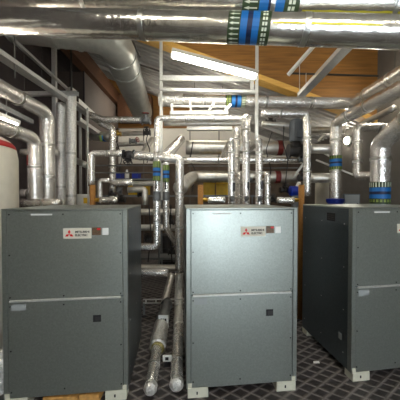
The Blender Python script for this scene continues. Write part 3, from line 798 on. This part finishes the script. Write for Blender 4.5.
# pair of banded drops in the gap
def drop(px, ytop, yb0, yb1, ybot, Y, r, label, tail=None, thin=(190, 203)):
    q = P(px, ytop, Y); pts = [q, Vector((q.x, Y, P(px, ybot, Y).z))]
    if tail: pts.append(tail)
    o = pipe('insulated_pipe', pts, r, label, bend=r * 1.6, tapes=[(0, .7)], group='banded drops between the cabinets', dome=.02)
    c = P(px, (yb0 + yb1) / 2, Y); c.x = q.x; h = (P(px, yb0, Y) - P(px, yb1, Y)).length
    band(o, c, (0, 0, -1), r, [(h * .34, 'band_green'), (h * .15, 'band_blue'), (h * .1, 'band_navy'), (h * .15, 'band_blue'), (h * .26, 'band_green')],
         [(-h * .48, -h * .18, 14, 'bar', 'band_lime'), (h * .27, h * .48, 14, 'bar', 'band_lime')])
    p = P(px, 196, Y); p.x = q.x; p -= o.location
    b = bmesh.new(); lathe(b, p, (0, 0, 1), [(-.06, r * 1.02), (-.05, r * 1.08), (-.02, r * 1.12), (.02, r * 1.04), (.05, r * 1.1), (.06, r * 1.02)], 14); link('valve_collar', b, 'zinc_dark', o)
    b = bmesh.new(); bx(b, (p.x - .008, p.y - r - .006, p.z + .09), (p.x + .008, p.y - r + .002, p.z + .2)); link('pipe_lettering', b, 'ink', o)
    return o
drop(156.7, 160, 161.5, 181, 247, 3.0, .047, 'nearer banded foil drop elbowing left at its foot between the cabinets', P(138, 247, 3.0))
drop(166, 163, 165, 182.5, 228, 3.2, .043, 'farther banded foil drop bending right between the cabinets', P(176, 243, 3.5))
# brown lagged stubs with small silver vessels
for px, side, Y, lab in ((92.5, 1, 3.1, 'left'), (200.5, 1, 2.95, 'middle'), (301.5, -1, 3.2, 'right')):
    where = {'left': 'above the left cabinet', 'middle': 'behind the left end of the middle cabinet', 'right': 'in the gap beside the right cabinet'}[lab]
    p = P(px, 185, Y); b = bmesh.new(); tube(b, p, (p.x, Y, 0), ppx(2.8, Y), 16)
    o = thing_bm('lagged_stub', b, 'cork', 'brown lagged vertical pipe stub ' + where, 'pipe', (p.x, Y, 0), 'brown lagged stubs', True)
    b = bmesh.new(); c = P(px + side * 4.5, 200, Y) - o.location
    lathe(b, c - Vector((side * .03, 0, 0)), (side, 0, 0), [(0, .02), (.02, .028), (.05, .028), (.06, .018)], 8); link('brass_union', b, 'brass', o)
    a, c2 = P(px + side * 8, 200.5, Y), P(px + side * 24, 200, Y)
    b = bmesh.new(); sweep(b, [a, c2], ppx(3.3, Y), 18, .03, .02, dome=.02)
    thing_bm('pipe_sleeve', b, 'foil', 'silver foil capsule lying beside the brown stub ' + where, 'pipe sleeve', a, 'silver capsules', True)
# small horizontals and fittings
pipe('insulated_pipe', [P(111, 183, 3.7), P(132, 182.5, 3.7)], .05, 'short silver pipe piece under the white bottle', dome=.015)
pipe('insulated_pipe', [P(133, 184, 4.0), P(156, 183, 4.0)], .045, 'short silver pipe piece under the right blue carton', m='foil_dull')
pipe('insulated_pipe', [P(100, 205, 3.6), P(100, 180.5, 3.6), P(109, 180.5, 3.6)], .036, 'small silver elbow pipe right of the left brown stub', bend=.05)
pipe('insulated_pipe', [P(145, 205, 3.9), P(145, 189, 3.9), P(128, 190, 3.9)], .05, 'dull silver elbow pipe behind the left cabinet corner', m='foil_dull', bend=.06)
valve(P(120, 191, 4.1), (0, 0, 1), .06, 'small grey valve between the silver pieces above the left cabinet', 'zinc_dark', 'zinc_dark', (0, -1, .2))
valve(P(112, 194, 3.9), (1, 0, 0), .05, 'small dark valve just right of the small silver elbow', 'cast_iron', 'zinc_dark', (0, -.3, 1))
valve(P(133, 141, 4.9), (1, 0, 0), .07, 'grey valve with red wheel below the slanting foil pipe', 'zinc_dark', 'red_handle', (1, -.4, .2))
valve(P(118, 134, 5.0), (1, 0, 0), .06, 'small brass valve left of the red wheeled one', 'brass', 'cast_iron', (0, -.5, 1))
pipe('insulated_pipe', [P(110, 145, 5.2), P(146, 143, 5.2)], .05, 'dull thin pipe beneath the red wheeled valve', m='foil_dull')
pipe('insulated_pipe', [P(100, 135, 5.4), P(145, 133, 5.4)], .05, 'dull thin pipe beneath the small brass valve', m='foil_dull')
pipe('insulated_pipe', [P(70, 158, 4.8), P(86, 165, 4.6)], .06, 'short sloping dull pipe left of the pipe arch', m='foil_dull')
o = pipe('insulated_pipe', [P(92, 136.5, 5.6), P(111, 137, 5.4)], .1, 'short foil pipe with blue ring left of the slanted drop top', m='foil_dull')
band(o, P(105, 137, 5.46), (1, 0, 0), .1, [(.06, 'band_lime'), (.08, 'band_blue'), (.05, 'band_green')])

# thin steel rails and cables between the pipes
for x0, x1, yy, Y, lab in ((96, 155, 165.5, 4.3, 'thin steel rail crossing above the blue cartons'), (94, 155, 172.8, 4.2, 'thin steel rail crossing just above the blue cartons, lower of two'),
                           (188, 232, 166, 4.9, 'thin steel rail between the upper and lowest thick back pipes'), (262, 298, 168, 5.2, 'thin steel rail right of the risers')):
    b = bmesh.new(); tube(b, P(x0, yy, Y), P(x1, yy, Y), .012, 8); thing_bm('steel_rail', b, 'zinc_dark', lab, 'rail', P(x0, yy, Y), 'thin steel rails')
def cable(pts, label, r=.009):
    b = bmesh.new(); sweep(b, fillet(pts, .12), r, 8); return thing_bm('cable', b, 'black_steel', label, 'cable', pts[0], 'black cables')
cable([P(116, 140, 4.9), P(122, 158, 4.9), P(118, 176, 4.9), P(112, 190, 4.9)], 'black cable hanging left of the slanted drop pipe valve')
cable([P(150, 128, 4.7), P(146, 140, 4.7), P(150, 150, 4.7), P(147, 163, 4.7)], 'black cable hanging below the grey red-handled valve')
cable([P(193, 142, 4.8), P(190, 160, 4.8), P(196, 172, 4.8), P(192, 192, 4.8)], 'black cable hanging over the left end of the thick back pipes')
cable([P(272, 132, 4.5), P(266, 150, 4.5), P(271, 170, 4.5), P(268, 190, 4.5)], 'black cable hanging beside the red banded back pipes')
cable([P(284, 126, 4.2), P(283, 143, 4.2), P(288, 160, 4.2), P(285, 186, 4.2)], 'black cable hanging just left of the pump')
cable([P(149, 205, 3.4), P(151, 235, 3.4), P(148, 262, 3.4)], 'black cable dropping in the left edge of the gap')
cable([P(171, 205, 3.5), P(170, 235, 3.5), P(172, 262, 3.5)], 'black cable dropping in the middle of the gap')
for px, py, Y, sz, lab in ((142, 194, 4.3, .07, 'dark valve right of the dull elbow pipe'), (122, 200, 4.2, .06, 'dark valve low behind the left cabinet'), (147, 133, 4.8, .07, 'dark valve below the grey red-handled valve'),
                           (190, 184, 4.5, .06, 'dark valve under the bend of the lowest thick pipe'), (284, 190, 4.3, .07, 'dark valve left of the small blue pump'), (243, 200, 3.9, .06, 'dark valve between the left and tallest risers'),
                           (272, 200, 3.9, .06, 'dark valve right of the short riser'), (170, 222, 3.7, .06, 'dark valve in the gap beside the farther banded drop'), (148, 240, 3.8, .06, 'dark valve in the gap below the nearer drop elbow'),
                           (172, 252, 4.3, .07, 'dark valve deep in the gap above the crossing pipes')):
    valve(P(px, py, Y), (1, 0, 0), sz, lab, 'cast_iron', 'black_steel', (0, -.6, 1))
# steel racking behind with boxes, cartons and a bottle
Ys = 5.0
zs1 = P(200, 195, Ys).z; zs2 = P(200, 179, Ys).z
t = empty('steel_rack', (-.6, Ys, 0), 'dim steel rack behind the pipes holding yellow boxes and blue cartons', 'rack')
for z in (.4, zs1, zs2 + .0):
    b = bmesh.new()
    if z == zs2: bx(b, (-1.6, -.18, z - .03), (-.25, .18, z))
    else: bx(b, (-1.6, -.18, z - .04), (1.75, .18, z))
    link('shelf', b, 'zinc_dark', t)
for x in (-1.6, -.25, 1.72):
    for y in (-.18, .15):
        b = bmesh.new(); bx(b, (x, y, 0), (x + .03, y + .03, zs2 if x < 1 else zs1)); link('upright', b, 'zinc_dark', t)
def shelfbox(x0, x1, ytop, zbase, m, label, name, cat, grp, lid=None):
    a = P(x0, 190, Ys).x; c = P(x1, 190, Ys).x; zt = P(200, ytop, Ys).z
    t = empty(name, ((a + c) / 2, Ys, zbase), label, cat, grp); w = (c - a) / 2; h = zt - zbase
    b = bmesh.new(); bx(b, (-w, -.12, .001), (w, .12, h * .86), .006); link('box', b, m, t)
    b = bmesh.new(); bx(b, (-w - .006, -.126, h * .8), (w + .006, .126, h), .006); link('lid', b, lid or m, t)
shelfbox(203.5, 214.5, 182.5, zs1, 'yellow', 'yellow storage box behind the middle cabinet, left of the two beside the risers', 'storage_box', 'box', 'yellow storage boxes')
shelfbox(216, 229, 182.5, zs1, 'yellow', 'yellow storage box behind the middle cabinet, touching the left slim riser', 'storage_box', 'box', 'yellow storage boxes')
shelfbox(130, 149, 186, zs1, 'yellow', 'wide dull yellow storage box behind the left cabinet right corner', 'storage_box', 'box', 'yellow storage boxes')
shelfbox(117, 122.5, 173, zs2, 'blue_plastic', 'dark blue carton left of the white bottle', 'carton', 'carton', 'blue cartons')
shelfbox(133.5, 139.5, 172.5, zs2, 'blue_plastic', 'dark blue carton right of the white bottle', 'carton', 'carton', 'blue cartons')
p = P(127, 178, Ys - .05)
t = empty('bottle', (p.x, p.y, zs2), 'white plastic bottle standing between two blue cartons', 'bottle')
b = bmesh.new(); lathe(b, (0, 0, 0), (0, 0, 1), [(.001, .04), (.01, .045), (.12, .045), (.15, .02), (.16, .018)], 16); link('body', b, 'white_plastic', t, smooth=True)
b = bmesh.new(); lathe(b, (0, 0, 0), (0, 0, 1), [(.158, .022), (.19, .022)], 12); link('cap', b, 'sticker_white', t)
for x0, x1, yt, lab in ((172, 186, 188, 'blue')  ,):
    pass
# white and yellow electrical box on the left
p = P(82, 205, 4.6)
t = empty('junction_box', (p.x, 4.6, p.z - .03), 'white junction box with yellow warning patch above the left cabinet', 'junction box')
b = bmesh.new(); bx(b, (-.1, 0, 0), (.14, .12, .24), .008); link('box', b, 'white_plastic', t)
b = bmesh.new(); bx(b, (.03, -.004, .06), (.12, .002, .17)); link('warning_patch', b, 'yellow', t)
b = bmesh.new(); bx(b, (-.06, .04, -1.5), (-.02, .08, 0)); link('stand', b, 'zinc_dark', t)
# blue pump beyond the gap at right
p = P(295, 191, 4.0)
t = empty('small_pump', p, 'small dark blue pump left of the right brown stub', 'pump')
b = bmesh.new(); lathe(b, (-.1, 0, 0), (1, 0, 0), [(0, .05), (.02, .085), (.15, .085), (.17, .05)], 18); link('housing', b, 'blue_plastic', t)
b = bmesh.new(); lathe(b, (0, 0, .0), (.5, 0, 1), [(.05, .03), (.16, .03), (.17, .015)], 10); link('outlet', b, 'zinc', t)
b = bmesh.new(); bx(b, (-.05, -.03, -1.74 + .02), (.05, .03, -.07)); link('pedestal', b, 'zinc_dark', t)

# ------------------------------------------------------------------ gap between left and middle cabinets
pipe('insulated_pipe', [P(140, 212, 3.7), P(190, 212, 3.7)], .05, 'foil pipe crossing the gap between cabinets, topmost of four', m='foil_dull', group='foil pipes crossing the gap')
pipe('insulated_pipe', [P(140, 227.5, 3.9), P(190, 227.5, 3.9)], .05, 'foil pipe crossing the gap between cabinets, second from top', m='foil_dull', group='foil pipes crossing the gap')
pipe('insulated_pipe', [P(136, 267.5, 4.1), P(190, 268, 4.1)], .055, 'foil pipe crossing the gap between cabinets, third from top', m='foil_dull', group='foil pipes crossing the gap')
pipe('insulated_pipe', [P(138, 272.5, 3.6), P(168, 272.5, 3.6)], .06, 'foil pipe ending halfway across the gap, lowest of four', dome=.02, group='foil pipes crossing the gap')
# back machinery seen in the gap
t = empty('pump_skid', (-.55, 5.7, 0), 'dark pump skid on the floor at the end of the gap', 'pump skid')
b = bmesh.new(); bx(b, (-.4, -.2, 0), (.5, .2, .12)); link('base', b, 'black_steel', t)
for x in (-.25, .2):
    b = bmesh.new(); lathe(b, (x, 0, .1), (0, 0, 1), [(0, .14), (.2, .16), (.22, .1), (.3, .1), (.32, .13), (.62, .13), (.66, .08)], 18); link('pump_body', b, 'cast_iron', t)
# strut across the gap near the floor
t = empty('floor_strut', P(162, 305, 3.3), 'low ladder-like strut frame across the gap near the floor', 'strut')
for yy in (299.5, 303):
    b = bmesh.new(); a, c = P(143, yy, 3.3) - t.location, P(190, yy - .5, 3.3) - t.location; bar(b, a, c, .02, .012); link('rail', b, 'zinc', t)
b = bmesh.new()
for px in (146, 156, 168, 180): bar(b, P(px, 299.5, 3.3) - t.location, P(px, 303, 3.3) - t.location, .02, .012)
link('rungs', b, 'zinc', t)
b = bmesh.new()
for px in (144, 189):
    q = P(px, 303, 3.3) - t.location; bx(b, (q.x - .012, -.012, -t.location.z), (q.x + .012, .012, q.z))
link('legs', b, 'zinc_dark', t)
# two foil pipes lying on the floor and coming forward
def G(px, py, z):
    return P(px, py, F * (H - z) / (py - 196))
fp = [P(150.5, 391, 1.97), P(160, 347, 2.5)]
fp2 = [P(163.5, 333, 2.72), P(170.5, 276, 4.2)]
z0 = .075
a = Vector((fp[0].x, 1.97, .085)); 
Z1 = .11
o = pipe('insulated_pipe', [G(150.5, 388, Z1), G(157.5, 345, Z1)], .052, 'foil pipe on the gap floor with torn thick sleeve, left of the pair', dome=.03, group='foil pipes on the gap floor', tapes=[(0, .45)])
base = o.location.copy()
b = bmesh.new(); sweep(b, [G(157.3, 348, Z1) - base, G(161.5, 325, Z1) - base], .086, 20, .03, .05); link('torn_sleeve', b, 'foil_rough', o, smooth=True)
b = bmesh.new(); lathe(b, G(157.2, 349, Z1) - base, (.1, 1, 0), [(0, .06), (.01, .07), (.02, .07)], 16); link('exposed_wool', b, 'wool', o)
up = P(164.5, 303, 3.3); top = P(171.5, 275, 3.75)
b = bmesh.new(); sweep(b, [G(161.5, 326, Z1) - base, up - base, top - base], .05, 16, .05, .04); link('bare_section', b, 'foil_dull', o, smooth=True)
b = bmesh.new(); lathe(b, G(162.5, 320, Z1) - base, (.05, 1, .25), [(-.04, .06), (-.02, .085), (.08, .085), (.09, .07), (.25, .07), (.27, .085), (.36, .06)], 18); link('strainer_body', b, 'zinc_dark', o)
b = bmesh.new(); p = G(163.5, 319, .19) - base; bx(b, (p.x - .06, p.y - .01, p.z - .06), (p.x + .06, p.y, p.z + .05)); lb = link('tag_plate', b, 'sticker_white', o)
for k, (x0, x1) in enumerate(((-.035, -.012), (-.006, .012), (.018, .035))):
    b = bmesh.new(); bx(b, (p.x + x0, p.y - .013, p.z - .02), (p.x + x1, p.y - .009, p.z + .01)); link('tag_lettering', b, 'ink', lb)
o = pipe('insulated_pipe', [G(176.5, 384, Z1), G(178.5, 325, Z1)], .056, 'foil pipe on the gap floor beside the middle cabinet, right of the pair', dome=.03, group='foil pipes on the gap floor', tapes=[(0, .3), (0, .7)])
base = o.location.copy()
b = bmesh.new(); sweep(b, [G(178.4, 327, Z1) - base, G(178.6, 308, Z1) - base, P(178.8, 290, 3.4) - base, P(179.2, 272, 3.4) - base], .058, 16, .03, .09); link('crumpled_section', b, 'foil_rough', o, smooth=True)
for p0, r in ((G(150.5, 388, Z1), .052), (G(176.5, 384, Z1), .056)):
    o = min([q for q in bpy.data.objects if q.get('group') == 'foil pipes on the gap floor'], key=lambda q: abs(q.location.x - p0.x))
    b = bmesh.new(); lathe(b, p0 - o.location + Vector((0, .03, 0)), (0, -1, -.1), [(0, r * 1.04), (.04, r * 1.06), (.06, r * .8), (.068, r * .3)], 16); link('end_cap', b, 'foil_rough', o)
    b = bmesh.new(); q = p0 - o.location; bx(b, (q.x - .025, q.y + .08, -o.location.z), (q.x + .025, q.y + .12, q.z - r * .6)); link('support_block', b, 'black_steel', o)
p = P(167, 374, 2.25)
t = empty('floor_tag', (p.x, 2.3, 0), 'small white label plate on a dark floor bracket between the two foil pipes', 'label')
b = bmesh.new(); bx(b, (-.03, -.02, 0), (.03, .0, .06)); link('bracket', b, 'black_steel', t)
b = bmesh.new(); bx(b, (-.045, -.026, .055), (.04, -.01, .115), .002); pl = link('plate', b, 'sticker_white', t)
b = bmesh.new(); bx(b, (-.02, -.028, .07), (.012, -.025, .1)); link('symbol', b, 'ink', pl)
b = bmesh.new(); q0, q1 = P(160, 373.5, 2.42), P(171, 372.5, 2.42); bar(b, q0, q1, .05, .02)
bx(b, (q0.x, 2.40, 0), (q0.x + .02, 2.44, q0.z)); bx(b, (q1.x - .02, 2.40, 0), (q1.x, 2.44, q1.z))
thing_bm('pipe_bracket', b, 'zinc', 'flat grey bracket on the floor joining the two foil pipes', 'bracket', (q0.x, 2.42, 0))

# gap between middle and right cabinets
for i, (yy, Y, lab) in enumerate(((212, 3.9, 'upper'), (240, 3.7, 'middle'), (275, 3.9, 'lower'))):
    pipe('insulated_pipe', [P(290, yy, Y), P(318, yy + 1, Y)], .045, lab + ' foil pipe crossing behind the gap beside the right cabinet', m='foil_dull', group='foil pipes behind the right gap')
pipe('insulated_pipe', [P(300, 207, 3.55), P(300, 318, 3.55)], .035, 'thin vertical pipe seen in the gap beside the right cabinet', m='foil_dull')
# crumpled foil hose at lower left beside the cabinet
pipe('flexible_hose', [P(-3, 352, 2.0), P(4, 362, 1.98), P(1.5, 378, 1.98), P(-1, 392, 1.98), P(-8, 402, 1.95)], .045, 'crumpled foil hose at the lower left corner beside the cabinet', 'hose', 'foil_rough', bend=.05, jitter=.12, step=.03)
# scrap of paper on floor
b = bmesh.new(); p = P(316, 361, 2.34); p.z = .003
q = [Vector((-.03, -.012, 0)), Vector((.03, -.016, .002)), Vector((.035, .01, .006)), Vector((-.02, .014, .0))]
f0 = [b.verts.new(p + v) for v in q]; f1 = [b.verts.new(p + v + Vector((0, 0, .002))) for v in q]
b.faces.new(f0); b.faces.new(f1)
for i in range(4): b.faces.new((f0[i], f0[(i + 1) % 4], f1[(i + 1) % 4], f1[i]))
thing_bm('paper_scrap', b, 'sticker_white', 'tiny white paper scrap on the patterned floor beside the right cabinet', 'scrap', p)

# ------------------------------------------------------------------ camera, world, view
cam = bpy.data.cameras.new('camera'); co = bpy.data.objects.new('camera', cam); C.objects.link(co)
co.location = (0, 0, H); co.rotation_euler = (PI / 2 - PITCH, 0, 0)
cam.sensor_width = 36; cam.lens = F / 400 * 36; cam.clip_start = .05
sc = bpy.context.scene; sc.camera = co
w = bpy.data.worlds.new('World'); sc.world = w; w.use_nodes = True
bg = w.node_tree.nodes['Background']; bg.inputs['Color'].default_value = (.80, .90, 1.0, 1); bg.inputs['Strength'].default_value = 6
sc.view_settings.view_transform = 'Standard'; sc.view_settings.look = 'None'
sc.view_settings.exposure = 0.7; sc.view_settings.gamma = 1; sc.view_settings.use_curve_mapping = False
sc.cycles.max_bounces = 6; sc.cycles.use_denoising = True
